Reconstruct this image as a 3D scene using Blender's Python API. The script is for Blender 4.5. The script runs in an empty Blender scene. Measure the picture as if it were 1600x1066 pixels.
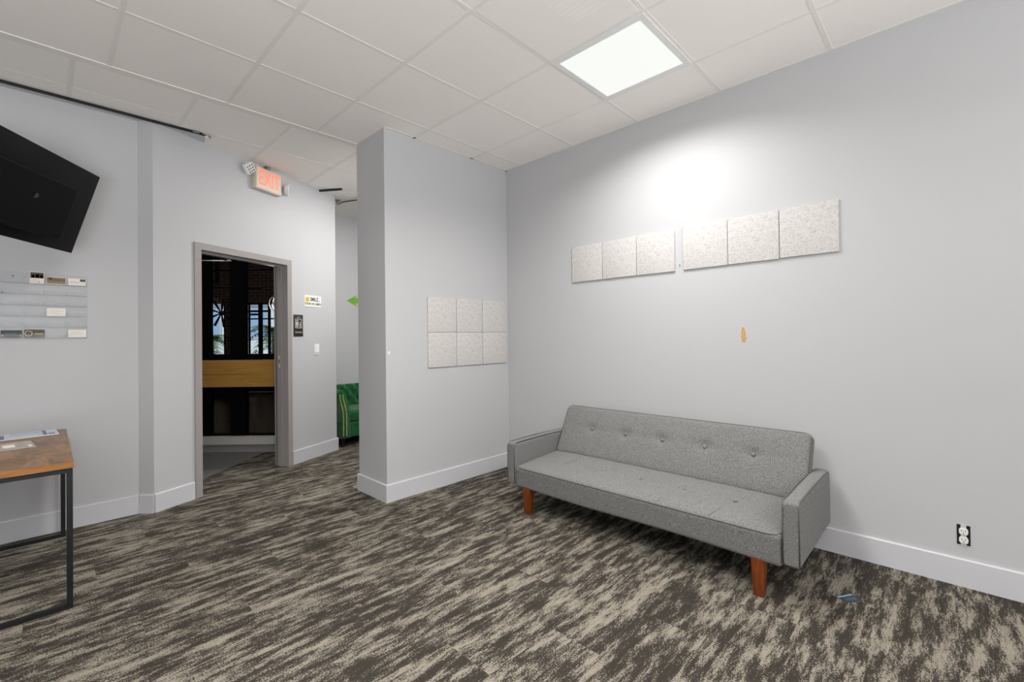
import bpy, bmesh, math, random
from mathutils import Vector, Matrix
random.seed(7)
PI = math.pi
sc = bpy.context.scene
C = sc.collection
H = 2.885                                   # ceiling height

# ------------------------------------------------------------------ camera, world, exposure
cam_d = bpy.data.cameras.new('camera'); cam = bpy.data.objects.new('camera', cam_d); C.objects.link(cam)
_R = Vector((0.69651044, -0.7174497, -0.0117953)); _U = Vector((0.00204658, -0.014452, 0.99989347)); _F = Vector((0.71754374, 0.69646038, 0.00859765))
cam.matrix_world = Matrix(((_R.x, _U.x, -_F.x, 0), (_R.y, _U.y, -_F.y, 0), (_R.z, _U.z, -_F.z, 1.2568), (0, 0, 0, 1)))
cam_d.sensor_width = 36; cam_d.lens = 708.93/1600*36; cam_d.shift_y = (520.63-533)/1600
cam_d.clip_start = .02; cam_d.clip_end = 200
sc.camera = cam
world = bpy.data.worlds.new('world'); sc.world = world; world.use_nodes = True
_bg = world.node_tree.nodes['Background']; _bg.inputs[0].default_value = (.78, .89, 1, 1); _bg.inputs[1].default_value = 1.0
sc.view_settings.view_transform = 'Standard'; sc.view_settings.look = 'None'
sc.view_settings.gamma = 1; sc.view_settings.use_curve_mapping = False
sc.view_settings.exposure = 0.44
sc.cycles.max_bounces = 12; sc.cycles.diffuse_bounces = 8
LAMP = 23.0                                  # watts per 2x2 troffer
def added_fill_light(name, loc, w, h, energy, aim, col=(.96, .98, 1)):
    # added area fill aimed upward to brighten the ceiling, no real source
    ld = bpy.data.lights.new(name, 'AREA'); ld.shape = 'RECTANGLE'; ld.size = w; ld.size_y = h; ld.energy = energy; ld.color = col; ld.spread = math.radians(130)
    o = bpy.data.objects.new(name, ld); C.objects.link(o); o.location = loc
    o.rotation_euler = Vector(aim).to_track_quat('-Z', 'Z').to_euler(); return o
added_fill_light('added_fill_front', (-.9, -3.0, .4), 3.0, 1.0, 210, (.05, 1.15, 2.4))

# ------------------------------------------------------------------ materials
def lin(c):
    return tuple((x/255/12.92 if x/255 <= .04045 else ((x/255+.055)/1.055)**2.4) for x in c)
MATS = {}
def mat(name, rgb, rough=.6, metal=0, spec=.5, noise=0, nscale=40, bump=0, bscale=200, sheen=0, emit=None, estr=0, var=None, stretch=None):
    """procedural principled material; noise mixes rgb with a darker / var tone"""
    if name in MATS: return MATS[name]
    m = bpy.data.materials.new(name); m.use_nodes = True; nt = m.node_tree; b = nt.nodes['Principled BSDF']
    col = lin(rgb); b.inputs['Base Color'].default_value = (*col, 1)
    b.inputs['Roughness'].default_value = rough; b.inputs['Metallic'].default_value = metal
    b.inputs['Specular IOR Level'].default_value = spec
    if sheen: b.inputs['Sheen Weight'].default_value = sheen; b.inputs['Sheen Roughness'].default_value = .4
    tc = nt.nodes.new('ShaderNodeTexCoord'); mp = nt.nodes.new('ShaderNodeMapping'); nt.links.new(tc.outputs['Object'], mp.inputs[0])
    if stretch: mp.inputs['Scale'].default_value = stretch
    if noise:
        n = nt.nodes.new('ShaderNodeTexNoise'); n.inputs['Scale'].default_value = nscale; n.inputs['Detail'].default_value = 5
        n.inputs['Roughness'].default_value = .65
        nt.links.new(mp.outputs[0], n.inputs[0])
        r = nt.nodes.new('ShaderNodeValToRGB'); r.color_ramp.elements[0].position = .35; r.color_ramp.elements[1].position = .65
        v = lin(var) if var else tuple(x*(1-noise) for x in col)
        r.color_ramp.elements[0].color = (*v, 1); r.color_ramp.elements[1].color = (*col, 1)
        nt.links.new(n.outputs[0], r.inputs[0]); nt.links.new(r.outputs[0], b.inputs['Base Color'])
    if bump:
        n2 = nt.nodes.new('ShaderNodeTexNoise'); n2.inputs['Scale'].default_value = bscale; n2.inputs['Detail'].default_value = 3
        nt.links.new(mp.outputs[0], n2.inputs[0])
        bp = nt.nodes.new('ShaderNodeBump'); bp.inputs['Strength'].default_value = bump; bp.inputs['Distance'].default_value = .002
        nt.links.new(n2.outputs[0], bp.inputs['Height']); nt.links.new(bp.outputs[0], b.inputs['Normal'])
    if emit:
        b.inputs['Emission Color'].default_value = (*lin(emit), 1); b.inputs['Emission Strength'].default_value = estr
    MATS[name] = m; return m

WALL = mat('wall_paint', (193, 193, 194.5), .5, spec=.35, bump=.12, bscale=90)
TRIM = mat('trim_paint', (203, 203, 207), .4, spec=.4)
CEIL = mat('ceiling_tile', (246, 241, 236), .95, spec=.1, noise=.04, nscale=220, bump=.25, bscale=300)
TBAR = mat('ceiling_grid', (234, 230, 225), .9, spec=.1)
DFRAME = mat('door_frame_paint', (158, 153, 150), .4, spec=.4)
BLACK = mat('black_metal', (24, 25, 26), .45, spec=.4)
DARK = mat('dark_bronze', (7, 6, 6), .8, spec=.08)
WHITE = mat('white_plastic', (232, 232, 230), .35)
GREYM = mat('grey_metal', (150, 150, 150), .35, metal=.8)
CHROME = mat('chrome', (200, 200, 200), .2, metal=1)
PAPERW = mat('white_card', (238, 232, 222), .6)

def glass(name, tint, t=.8, rough=0.0):
    m = bpy.data.materials.new(name); m.use_nodes = True; nt = m.node_tree; nt.nodes.remove(nt.nodes['Principled BSDF'])
    o = nt.nodes['Material Output']; tr = nt.nodes.new('ShaderNodeBsdfTransparent'); gl = nt.nodes.new('ShaderNodeBsdfGlossy')
    fr = nt.nodes.new('ShaderNodeFresnel'); fr.inputs[0].default_value = 1.45; mx = nt.nodes.new('ShaderNodeMixShader')
    tr.inputs[0].default_value = (*[x*t for x in tint], 1); gl.inputs['Roughness'].default_value = rough
    nt.links.new(fr.outputs[0], mx.inputs[0]); nt.links.new(tr.outputs[0], mx.inputs[1]); nt.links.new(gl.outputs[0], mx.inputs[2])
    nt.links.new(mx.outputs[0], o.inputs[0]); return m
TINT = glass('tinted_glass', (.95, .98, 1), .85)
SMOKE = glass('smoked_glass', (1, .86, .74), .34)
CLEAR = glass('clear_glass', (1, 1, 1), .95)
ACRYL = glass('acrylic', (1, 1, 1), .985, .2)

def nodes(m): return m.node_tree.nodes, m.node_tree.links
def carpet_material():
    m = bpy.data.materials.new('carpet'); m.use_nodes = True; N, L = nodes(m); b = N['Principled BSDF']
    b.inputs['Roughness'].default_value = .95; b.inputs['Specular IOR Level'].default_value = .1
    tc = N.new('ShaderNodeTexCoord')
    def mth(op, a, bb=None):
        n = N.new('ShaderNodeMath'); n.operation = op
        for i, v in enumerate((a, bb)):
            if v is None: continue
            if isinstance(v, (int, float)): n.inputs[i].default_value = v
            else: L.new(v, n.inputs[i])
        return n.outputs[0]
    sep = N.new('ShaderNodeSeparateXYZ'); L.new(tc.outputs['Object'], sep.inputs[0])
    # carpet planks 0.25 x 1.0 m, ashlar offset
    row = mth('FLOOR', mth('DIVIDE', sep.outputs[1], .25))
    colx = mth('FLOOR', mth('ADD', sep.outputs[0], mth('MULTIPLY', row, .37)))
    cmb = N.new('ShaderNodeCombineXYZ'); L.new(colx, cmb.inputs[0]); L.new(row, cmb.inputs[1])
    wn = N.new('ShaderNodeTexWhiteNoise'); wn.noise_dimensions = '3D'; L.new(cmb.outputs[0], wn.inputs['Vector'])
    off = N.new('ShaderNodeVectorMath'); off.operation = 'SCALE'; L.new(wn.outputs['Color'], off.inputs[0]); off.inputs['Scale'].default_value = 7
    def noise(scale, nscale, detail, rough, useoff=True):
        mp = N.new('ShaderNodeMapping'); mp.inputs['Scale'].default_value = scale
        L.new(tc.outputs['Object'], mp.inputs[0])
        v = mp.outputs[0]
        if useoff:
            ad = N.new('ShaderNodeVectorMath'); ad.operation = 'ADD'; L.new(v, ad.inputs[0]); L.new(off.outputs[0], ad.inputs[1]); v = ad.outputs[0]
        n = N.new('ShaderNodeTexNoise'); n.inputs['Scale'].default_value = nscale; n.inputs['Detail'].default_value = detail; n.inputs['Roughness'].default_value = rough
        L.new(v, n.inputs[0]); return n.outputs[0]
    n1 = noise((1, 4.6, 1), 5.2, 4, .6)
    n2 = noise((1, 2.6, 1), 1.5, 2, .5, False)
    n3 = noise((1, 1.4, 1), 150, 1, .6, False)
    n4 = noise((1, 4.2, 1), 24, 2, .6)
    v = mth('ADD', mth('ADD', mth('MULTIPLY', n1, 1.25), -.125), mth('MULTIPLY', mth('SUBTRACT', n3, .5), .85))
    v = mth('ADD', v, mth('MULTIPLY', mth('SUBTRACT', n2, .5), .28))
    v = mth('ADD', v, mth('MULTIPLY', mth('SUBTRACT', n4, .5), .55))
    r = N.new('ShaderNodeValToRGB'); L.new(v, r.inputs[0]); cr = r.color_ramp
    cr.elements[0].position = .0; cr.elements[0].color = (*lin((76, 70, 64)), 1)
    cr.elements[1].position = 1; cr.elements[1].color = (*lin((192, 185, 170)), 1)
    for p, c in ((.445, (75, 69, 63)), (.49, (102, 96, 88)), (.545, (126, 119, 109)), (.60, (174, 165, 150))):
        e = cr.elements.new(p); e.color = (*lin(c), 1)
    # fibre flecks
    n5 = noise((1, 1, 1), 420, 1, .5, False)
    mx = N.new('ShaderNodeMix'); mx.data_type = 'RGBA'; mx.blend_type = 'MULTIPLY'; mx.inputs[0].default_value = 1
    r2 = N.new('ShaderNodeValToRGB'); L.new(n5, r2.inputs[0]); r2.color_ramp.elements[0].position = .3; r2.color_ramp.elements[0].color = (.4, .4, .4, 1); r2.color_ramp.elements[1].position = .7; r2.color_ramp.elements[1].color = (.74, .74, .73, 1)
    L.new(r.outputs[0], mx.inputs[6]); L.new(r2.outputs[0], mx.inputs[7]); L.new(mx.outputs[2], b.inputs['Base Color'])
    bp = N.new('ShaderNodeBump'); bp.inputs['Strength'].default_value = .5; bp.inputs['Distance'].default_value = .004
    L.new(n3, bp.inputs['Height']); L.new(bp.outputs[0], b.inputs['Normal'])
    return m
CARPET = carpet_material()

def felt_material():
    m = bpy.data.materials.new('acoustic_felt'); m.use_nodes = True; N, L = nodes(m); b = N['Principled BSDF']; b.inputs['Roughness'].default_value = .95
    b.inputs['Specular IOR Level'].default_value = .1
    tc = N.new('ShaderNodeTexCoord'); a = N.new('ShaderNodeTexNoise'); a.inputs['Scale'].default_value = 80; a.inputs['Detail'].default_value = 4; a.inputs['Roughness'].default_value = .7; a.inputs['Distortion'].default_value = 1.2
    L.new(tc.outputs['Object'], a.inputs[0]); r = N.new('ShaderNodeValToRGB'); L.new(a.outputs[0], r.inputs[0])
    r.color_ramp.elements[0].position = .36; r.color_ramp.elements[0].color = (*lin((180, 176, 173)), 1)
    r.color_ramp.elements[1].position = .54; r.color_ramp.elements[1].color = (*lin((208, 205, 202)), 1)
    L.new(r.outputs[0], b.inputs['Base Color']); return m
FELT = felt_material()

def fabric_material(name, c1, c2, sheen=0, scale=300):
    m = bpy.data.materials.new(name); m.use_nodes = True; N, L = nodes(m); b = N['Principled BSDF']; b.inputs['Roughness'].default_value = .9
    b.inputs['Specular IOR Level'].default_value = .15; b.inputs['Sheen Weight'].default_value = sheen
    tc = N.new('ShaderNodeTexCoord'); a = N.new('ShaderNodeTexNoise'); a.inputs['Scale'].default_value = scale; a.inputs['Detail'].default_value = 3; a.inputs['Roughness'].default_value = .8
    L.new(tc.outputs['Object'], a.inputs[0]); r = N.new('ShaderNodeValToRGB'); L.new(a.outputs[0], r.inputs[0])
    r.color_ramp.elements[0].position = .4; r.color_ramp.elements[0].color = (*lin(c1), 1); r.color_ramp.elements[1].position = .6; r.color_ramp.elements[1].color = (*lin(c2), 1)
    L.new(r.outputs[0], b.inputs['Base Color'])
    bp = N.new('ShaderNodeBump'); bp.inputs['Strength'].default_value = .35; bp.inputs['Distance'].default_value = .002
    L.new(a.outputs[0], bp.inputs['Height']); L.new(bp.outputs[0], b.inputs['Normal']); return m
SOFA = fabric_material('grey_weave', (82, 82, 81), (146, 145, 144), .1, 280)
SEAM = mat('dark_piping', (92, 90, 87), .8)
VELVET = fabric_material('green_velvet', (6, 70, 32), (14, 98, 46), .35, 60)

def wood_material(name, c1, c2, c3, sc_=(1, 1, 1), nscale=6, rough=.45):
    m = bpy.data.materials.new(name); m.use_nodes = True; N, L = nodes(m); b = N['Principled BSDF']; b.inputs['Roughness'].default_value = rough
    tc = N.new('ShaderNodeTexCoord'); mp = N.new('ShaderNodeMapping'); mp.inputs['Scale'].default_value = sc_; L.new(tc.outputs['Object'], mp.inputs[0])
    a = N.new('ShaderNodeTexNoise'); a.inputs['Scale'].default_value = nscale; a.inputs['Detail'].default_value = 8; a.inputs['Roughness'].default_value = .7; a.inputs['Distortion'].default_value = .8
    L.new(mp.outputs[0], a.inputs[0]); r = N.new('ShaderNodeValToRGB'); L.new(a.outputs[0], r.inputs[0]); cr = r.color_ramp
    cr.elements[0].position = .3; cr.elements[0].color = (*lin(c1), 1); cr.elements[1].position = .7; cr.elements[1].color = (*lin(c3), 1)
    e = cr.elements.new(.5); e.color = (*lin(c2), 1)
    L.new(r.outputs[0], b.inputs['Base Color']); return m
RUSTIC = wood_material('rustic_wood', (80, 64, 52), (124, 96, 72), (160, 126, 90), (2.2, 1, 1), 5)
RUSTEDGE = wood_material('rustic_edge', (120, 74, 32), (152, 98, 44), (170, 116, 58), (1, 3, 12), 6)
LEGWOOD = wood_material('cherry_wood', (88, 40, 12), (116, 54, 16), (134, 68, 24), (8, 8, 1), 8, .3)
BEAM = wood_material('pine_beam', (176, 128, 58), (198, 148, 70), (210, 162, 84), (1, 1, 14), 3, .5)

def brick_material():
    m = bpy.data.materials.new('brick'); m.use_nodes = True; N, L = nodes(m); b = N['Principled BSDF']; b.inputs['Roughness'].default_value = .9
    tc = N.new('ShaderNodeTexCoord'); mp = N.new('ShaderNodeMapping'); mp.inputs['Rotation'].default_value = (PI/2, 0, 0); L.new(tc.outputs['Object'], mp.inputs[0])
    t = N.new('ShaderNodeTexBrick'); t.inputs['Scale'].default_value = 3.5; L.new(mp.outputs[0], t.inputs[0])
    t.inputs['Color1'].default_value = (*lin((150, 108, 96)), 1); t.inputs['Color2'].default_value = (*lin((112, 80, 74)), 1); t.inputs['Mortar'].default_value = (*lin((170, 158, 150)), 1)
    L.new(t.outputs[0], b.inputs['Base Color']); return m
BRICK = brick_material()

# ------------------------------------------------------------------ mesh helpers
def obj(name, bm, m, parent=None, smooth=False, loc=None, rotz=None):
    me = bpy.data.meshes.new(name); bmesh.ops.recalc_face_normals(bm, faces=bm.faces[:]); bm.to_mesh(me); bm.free()
    if smooth:
        for p in me.polygons: p.use_smooth = True
        if smooth != 'all': me.set_sharp_from_angle(angle=math.radians(smooth if isinstance(smooth, (int, float)) and smooth is not True else 40))
    for mm in (m if isinstance(m, (list, tuple)) else [m]): me.materials.append(mm)
    o = bpy.data.objects.new(name, me); C.objects.link(o)
    if parent: o.parent = parent
    if loc: o.location = loc
    if rotz is not None: o.rotation_euler = (0, 0, rotz)
    return o
def tag(o, label, cat, group=None, kind=None):
    if label: o['label'] = label
    if cat: o['category'] = cat
    if group: o['group'] = group
    if kind: o['kind'] = kind
    return o
def thing(name, label, cat, loc=(0, 0, 0), rotz=0, group=None, mw=None):
    o = bpy.data.objects.new(name, None); C.objects.link(o); o.empty_display_size = .1
    if mw is not None: o.matrix_world = mw
    else: o.location = loc; o.rotation_euler = (0, 0, rotz)
    return tag(o, label, cat, group)
def struct(o, label=None, cat=None):
    o['kind'] = 'structure'
    if label: o['label'] = label
    o['category'] = cat or o.name.split('_')[0]
    return o
def box(bm, x0, x1, y0, y1, z0, z1, M=None, mi=0):
    x0, x1 = min(x0, x1), max(x0, x1); y0, y1 = min(y0, y1), max(y0, y1); z0, z1 = min(z0, z1), max(z0, z1)
    v = [bm.verts.new((M @ Vector(p)) if M else p) for p in ((x0,y0,z0),(x1,y0,z0),(x1,y1,z0),(x0,y1,z0),(x0,y0,z1),(x1,y0,z1),(x1,y1,z1),(x0,y1,z1))]
    for f in ((0,3,2,1),(4,5,6,7),(0,1,5,4),(1,2,6,5),(2,3,7,6),(3,0,4,7)):
        bm.faces.new([v[i] for i in f]).material_index = mi
    return bm
def bx(*a, **k): return box(bmesh.new(), *a, **k)
def bevel(bm, w, s=2):
    bmesh.ops.bevel(bm, geom=bm.edges[:], offset=w, segments=s, affect='EDGES', profile=.5, clamp_overlap=True); return bm
def prism(bm, pts, z0, z1, axis='z', M=None, mi=0):
    """extrude a 2-D outline; axis z: pts=(x,y); axis y: pts=(x,z) extruded z0..z1 along y; axis x: pts=(y,z)"""
    def P(p, h):
        q = {'z': (p[0], p[1], h), 'y': (p[0], h, p[1]), 'x': (h, p[0], p[1])}[axis]
        return (M @ Vector(q)) if M else q
    a = [bm.verts.new(P(p, z0)) for p in pts]; b = [bm.verts.new(P(p, z1)) for p in pts]; n = len(pts)
    bm.faces.new(a).material_index = mi; bm.faces.new(b[::-1]).material_index = mi
    for i in range(n): bm.faces.new((a[i], b[i], b[(i+1) % n], a[(i+1) % n])).material_index = mi
    return bm
def tube(bm, pts, r, n=8, closed=False, r2=None):
    pts = [Vector(p) for p in pts]; rings = []
    N_ = len(pts)
    for i, p in enumerate(pts):
        a = pts[(i-1) % N_] if (closed or i > 0) else p; b = pts[(i+1) % N_] if (closed or i < N_-1) else p
        d = (b-a).normalized(); u = d.orthogonal().normalized() if i == 0 else (rings_u - d*rings_u.dot(d)).normalized()
        rings_u = u; w = d.cross(u)
        rr = r if r2 is None else r+(r2-r)*i/(N_-1)
        rings.append([bm.verts.new(p+rr*(math.cos(2*PI*k/n)*u+math.sin(2*PI*k/n)*w)) for k in range(n)])
    for i in range(N_ if closed else N_-1):
        A, B = rings[i], rings[(i+1) % N_]
        for k in range(n): bm.faces.new((A[k], A[(k+1) % n], B[(k+1) % n], B[k]))
    if not closed: bm.faces.new(rings[0][::-1]); bm.faces.new(rings[-1])
    return bm
def lathe(bm, prof, n=20, M=None):
    """prof: (r,z) list"""
    rings = []
    for r, z in prof:
        rings.append([bm.verts.new((M @ Vector((r*math.cos(2*PI*k/n), r*math.sin(2*PI*k/n), z))) if M else (r*math.cos(2*PI*k/n), r*math.sin(2*PI*k/n), z)) for k in range(n)])
    for A, B in zip(rings, rings[1:]):
        for k in range(n): bm.faces.new((A[k], A[(k+1) % n], B[(k+1) % n], B[k]))
    bm.faces.new(rings[0][::-1]); bm.faces.new(rings[-1]); return bm
def cushion(sx, sy, sz, r, fn=None, step=.03, M=None, seg=3, bm=None):
    """rounded box centred on origin with dense skin; fn(p, nrm)->p displaces"""
    bm = bm or bmesh.new(); half = (sx/2, sy/2, sz/2)
    def coords(h):
        inn = h-r; arc = [inn+r*math.tan(PI/4*k/seg) for k in range(1, seg+1)]
        m = max(1, int(round(2*inn/step))); mid = [-inn+2*inn*k/m for k in range(m+1)]
        return [-a for a in arc[::-1]]+mid+arc
    cs = [coords(h) for h in half]; cache = {}
    def vert(p):
        key = tuple(round(c, 6) for c in p)
        if key in cache: return cache[key]
        q = Vector(p); c = Vector([max(-(h-r), min(h-r, v)) for v, h in zip(p, half)]); d = q-c
        n = d.normalized() if d.length > 1e-9 else Vector((0, 0, 1)); q = c+n*r
        if fn: q = fn(q, n)
        if M: q = M @ q
        cache[key] = bm.verts.new(q); return cache[key]
    for ax in range(3):
        u, w = [(1, 2), (0, 2), (0, 1)][ax]
        for s in (-1, 1):
            for i in range(len(cs[u])-1):
                for j in range(len(cs[w])-1):
                    ps = []
                    for a, b in ((i, j), (i+1, j), (i+1, j+1), (i, j+1)):
                        p = [0, 0, 0]; p[ax] = s*half[ax]; p[u] = cs[u][a]; p[w] = cs[w][b]; ps.append(vert(p))
                    bm.faces.new(ps)
    return bm
def text_bm(s, size, depth, M, xs=1.0, align='CENTER', bold=0):
    cu = bpy.data.curves.new('lettering', 'FONT'); cu.body = s; cu.size = size; cu.extrude = depth; cu.align_x = align; cu.align_y = 'CENTER'; cu.offset = bold
    o = bpy.data.objects.new('lettering', cu); C.objects.link(o); bpy.context.view_layer.update()
    me = bpy.data.meshes.new_from_object(o.evaluated_get(bpy.context.evaluated_depsgraph_get()))
    bm = bmesh.new(); bm.from_mesh(me); bpy.data.objects.remove(o); bpy.data.meshes.remove(me); bpy.data.curves.remove(cu)
    for v in bm.verts: v.co = M @ Vector((v.co.x*xs, v.co.y, v.co.z))
    return bm
# lettering plane: local wall frame x right, z up, facing -y
def TM(x, z, y): return Matrix.Translation((x, y, z)) @ Matrix.Rotation(PI/2, 4, 'X')

# ------------------------------------------------------------------ frames of the walls
XR = 3.16                                   # right wall face
YP = 3.124                                  # pier face
PX = 1.825                                  # pier corner
YT = 4.29                                   # wall with the screen
DO = Vector((.5575, 4.2157, 0)); DA = math.atan(.468)    # door wall origin, angle
DX = Vector((math.cos(DA), math.sin(DA), 0)); DN = Vector((math.sin(DA), -math.cos(DA), 0))
YE = 5.73                                   # end wall of the hall
def dw(s, out=0, z=0): return DO+DX*s+DN*out+Vector((0, 0, z))
SE = (2.31-DO.x)/DX.x                       # end of the door wall

# ------------------------------------------------------------------ setting
o = obj('floor', bx(-4.2, 4.8, -3.4, 6.1, -.1, 0), CARPET); struct(o)
# ceiling: recessed tiles + flush grid bars, one mesh
bm = bmesh.new(); box(bm, -4.2, 4.8, -3.4, 6.0, H+.0025, H+.12)
def bar(x0, x1, y0, y1, z=H): box(bm, x0, x1, y0, y1, z, H+.01, mi=1)
G = .6096; gx0, gy0 = 2.097, 1.699; hb = .012
for k in range(-10, 3):
    x = gx0+k*G
    if x < XR: bar(x-hb, x+hb, -3.4, 3.55)
for k in range(-8, 3):
    y = gy0+k*G; bar(-4.2, XR, y-hb, y+hb, H+.0005)
bar(-4.2, PX, 3.545, 3.605, H-.002)
fx0 = .114
for k in range(-7, 8):
    x = fx0+k*.5985; bar(x-hb, x+hb, 3.61, 5.73)
for k in range(1, 4):
    y = 3.575+k*G
    bar(.72 if k == 1 else -4.2, 4.8, y-hb, y+hb, H+.0005)
bar(-4.2, .72, 4.013, 4.021, H+.0015)
bar(PX, XR, YP-.02, YP, H); bar(XR-.018, XR, -3.4, YP, H)
o = obj('ceiling', bm, [CEIL, TBAR]); struct(o)
# painted gypsum strip between grid and the left walls
bm = prism(bmesh.new(), [(-4.2, 4.205), (.885, 4.205), (.93, 4.45), (-4.2, 4.45)], H-.004, H+.006)
o = obj('trim_1', bm, WALL); struct(o, 'grey painted strip where the tiled ceiling meets the left wall', 'trim')

WT = .12
def wall(name, bm, m=WALL, label=None): return struct(obj(name, bm, m), label, 'wall')
wall('wall_right', bx(XR, XR+WT, -3.4, YP+.44, 0, H+.05))
bm = bx(PX, XR, YP, YP+.436, 0, H+.05); wall('wall_center', bm, label='grey wall stub projecting from the right wall, dark on its left face')
wall('wall_left', bx(-4.2, .4785, YT, YT+.12, 0, H+.05))
bm = prism(bmesh.new(), [(.4785, YT), (DO.x, DO.y), (DO.x, DO.y+.12), (.4785, YT+.12)], 0, H+.05); wall('wall_return', bm)
# door wall with opening
J0, J1, JZ = .357, 1.232, 1.995
MD = Matrix.Translation(DO) @ Matrix.Rotation(DA, 4, 'Z')
bm = bmesh.new()
box(bm, 0, J0-.04, 0, .13, 0, H+.05, M=MD); box(bm, J1+.04, SE, 0, .13, 0, H+.05, M=MD); box(bm, J0-.04, J1+.04, 0, .13, JZ+.04, H+.05, M=MD)
wall('wall_back', bm)
bm = prism(bmesh.new(), [(2.31, 5.035), (2.31, YE+.12), (2.17, YE+.12), (2.17, 5.03)], 0, H+.05); wall('wall_hall_left', bm)
wall('wall_hall_end', bx(2.17, 4.8, YE, YE+.12, 0, H+.05))
wall('wall_hall_right', bx(4.6, 4.72, 3.5, YE+.1, 0, H+.05))
wall('wall_hall_front', bx(XR, 4.72, YP+.38, YP+.5, 0, H+.05))
bm = bmesh.new(); box(bm, -4.2, XR+WT, -3.4, -3.28, 0, .2); box(bm, -4.2, XR+WT, -3.4, -3.28, 2.3, H+.05); box(bm, .33, XR+WT, -3.4, -3.28, .2, 2.3); wall('wall_front', bm)
bm = bmesh.new()
for x in (-4.2, -3.1, -2.0, -.86, .28): box(bm, x, x+.05, -3.38, -3.3, .2, 2.3)
box(bm, -4.2, .33, -3.38, -3.3, .2, .26); box(bm, -4.2, .33, -3.38, -3.3, 2.24, 2.3)
o = obj('added_window_3', bm, BLACK); struct(o, 'black framed windows behind the viewer, added to let light in', 'window')  # invented windows and opening, put in for the light they admit
wall('wall_side', bx(-4.2, -4.08, -3.4, 4.41, 0, H+.05))

# baseboards
def board(bm, a, b, out, h=.135, t=.014, ext0=0, ext1=0):
    a = Vector((*a, 0)); b = Vector((*b, 0)); d = (b-a).normalized(); a -= d*ext0; b += d*ext1; n = Vector((*out, 0)).normalized()
    ang = math.atan2(d.y, d.x); M = Matrix.Translation(a) @ Matrix.Rotation(ang, 4, 'Z')
    s = 1 if (Matrix.Rotation(ang, 3, 'Z') @ Vector((0, 1, 0))).dot(n) > 0 else -1; Lg = (b-a).length
    prism(bm, [(0, 0), (s*t, 0), (s*t, h-.004), (s*(t-.004), h), (0, h)], 0, Lg, axis='x', M=M); return bm
def bb(name, bm): struct(obj(name, bm, TRIM), None, 'baseboard')
bb('baseboard_right', board(bmesh.new(), (XR, -3.28), (XR, YP), (-1, 0)))
bm = board(bmesh.new(), (PX, YP), (XR-.014, YP), (0, -1), ext0=.014); board(bm, (PX, YP), (PX, YP+.436), (-1, 0), ext1=.014); bb('baseboard_center', bm)
bm = board(bmesh.new(), (-4.08, YT), (.4785, YT), (0, -1)); board(bm, (.4785, YT), (DO.x, DO.y), (-.6, -.8)); bb('baseboard_left', bm)
bm = bmesh.new()
for s0, s1 in ((0, J0-.062), (J1+.062, SE)):
    board(bm, dw(s0).xy, dw(s1).xy, DN.xy, ext1=.014 if s1 == SE else 0)
bb('baseboard_back', bm)
bb('baseboard_hall', board(bmesh.new(), (2.31, YE), (4.6, YE), (0, -1)))

# door frame (wrap-round steel frame) with stop, strike plate
bm = bmesh.new(); fw = .055; t0 = -.014; t1 = .145
def fr(x0, x1, z0, z1, y0=t0, y1=t1): box(bm, x0, x1, y0, y1, z0, z1, M=MD)
fr(J0-fw, J0, 0, JZ+fw); fr(J1, J1+fw, 0, JZ+fw); fr(J0, J1, JZ, JZ+fw)
fr(J0, J0+.016, 0, JZ, .055, .145); fr(J1-.016, J1, 0, JZ, .055, .10); fr(J0+.016, J1-.016, JZ-.016, JZ, .055, .10)
fr(J1, J1+fw, 0, JZ+fw, .13, .16)
o = obj('door_1', bm, DFRAME); struct(o, 'taupe grey steel frame of the open doorway', 'door')
sp = obj('strike_plate', bx(J1-.018, J1-.016, .072, .092, .98, 1.10, M=MD), mat('plate_steel', (210, 210, 208), .55, metal=.4), o); sp['label'] = 'shiny metal latch plate in the jamb'
bm = bx(J1-.0185, J1-.0178, .076, .086, 1.02, 1.06, M=MD); obj('latch_hole', bm, BLACK, sp)

# ------------------------------------------------------------------ ceiling lights
LENS = mat('light_lens', (120, 120, 118), .8, emit=(246, 248, 243), estr=.66)
def ceiling_light(cx, cy, label, power=None, spread=150):
    t = thing('ceiling_light', label, 'light', (cx, cy, H), 0, 'recessed square ceiling lights')
    bm = bmesh.new(); a, b = .298, .262
    for (x0, x1, y0, y1) in ((-a, a, -a, -b), (-a, a, b, a), (-a, -b, -b, b), (b, a, -b, b)): box(bm, x0, x1, y0, y1, -.004, .008)
    obj('light_frame', bm, WHITE, t)
    obj('diffuser', bx(-b, b, -b, b, -.001, .006), LENS, t)
    ld = bpy.data.lights.new('lamp_glow', 'AREA'); ld.shape = 'SQUARE'; ld.size = .52; ld.energy = power or LAMP; ld.color = (1, .985, .96); ld.spread = math.radians(spread)
    lo = bpy.data.objects.new('lamp_glow', ld); C.objects.link(lo); lo.parent = t; lo.location = (0, 0, -.006)
    return t
ceiling_light(gx0+G/2, gy0-G/2, 'glowing square light panel set into the ceiling tiles above the grey sofa', LAMP*.8)
ceiling_light(gx0+G/2, gy0-G*5.5, 'glowing square ceiling light behind the viewer, toward the front wall', LAMP*.35)
ceiling_light(gx0-G*4.5, gy0-G*4.5, 'added fill light shaped as a square ceiling panel, over the left part of the room, outside the frame', LAMP*.9)  # added unseen fixture, lifts the left part of the room
ceiling_light(gx0-G*2.5, gy0-G*.5, 'added fill light shaped as a square ceiling panel, left of the one above the sofa, just outside the frame', LAMP*1.35)  # unseen lamp put in to brighten the left walls
ceiling_light(2.81, 3.88, 'glowing square ceiling light in the hall behind the wall stub', LAMP*1.35, 180)

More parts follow.
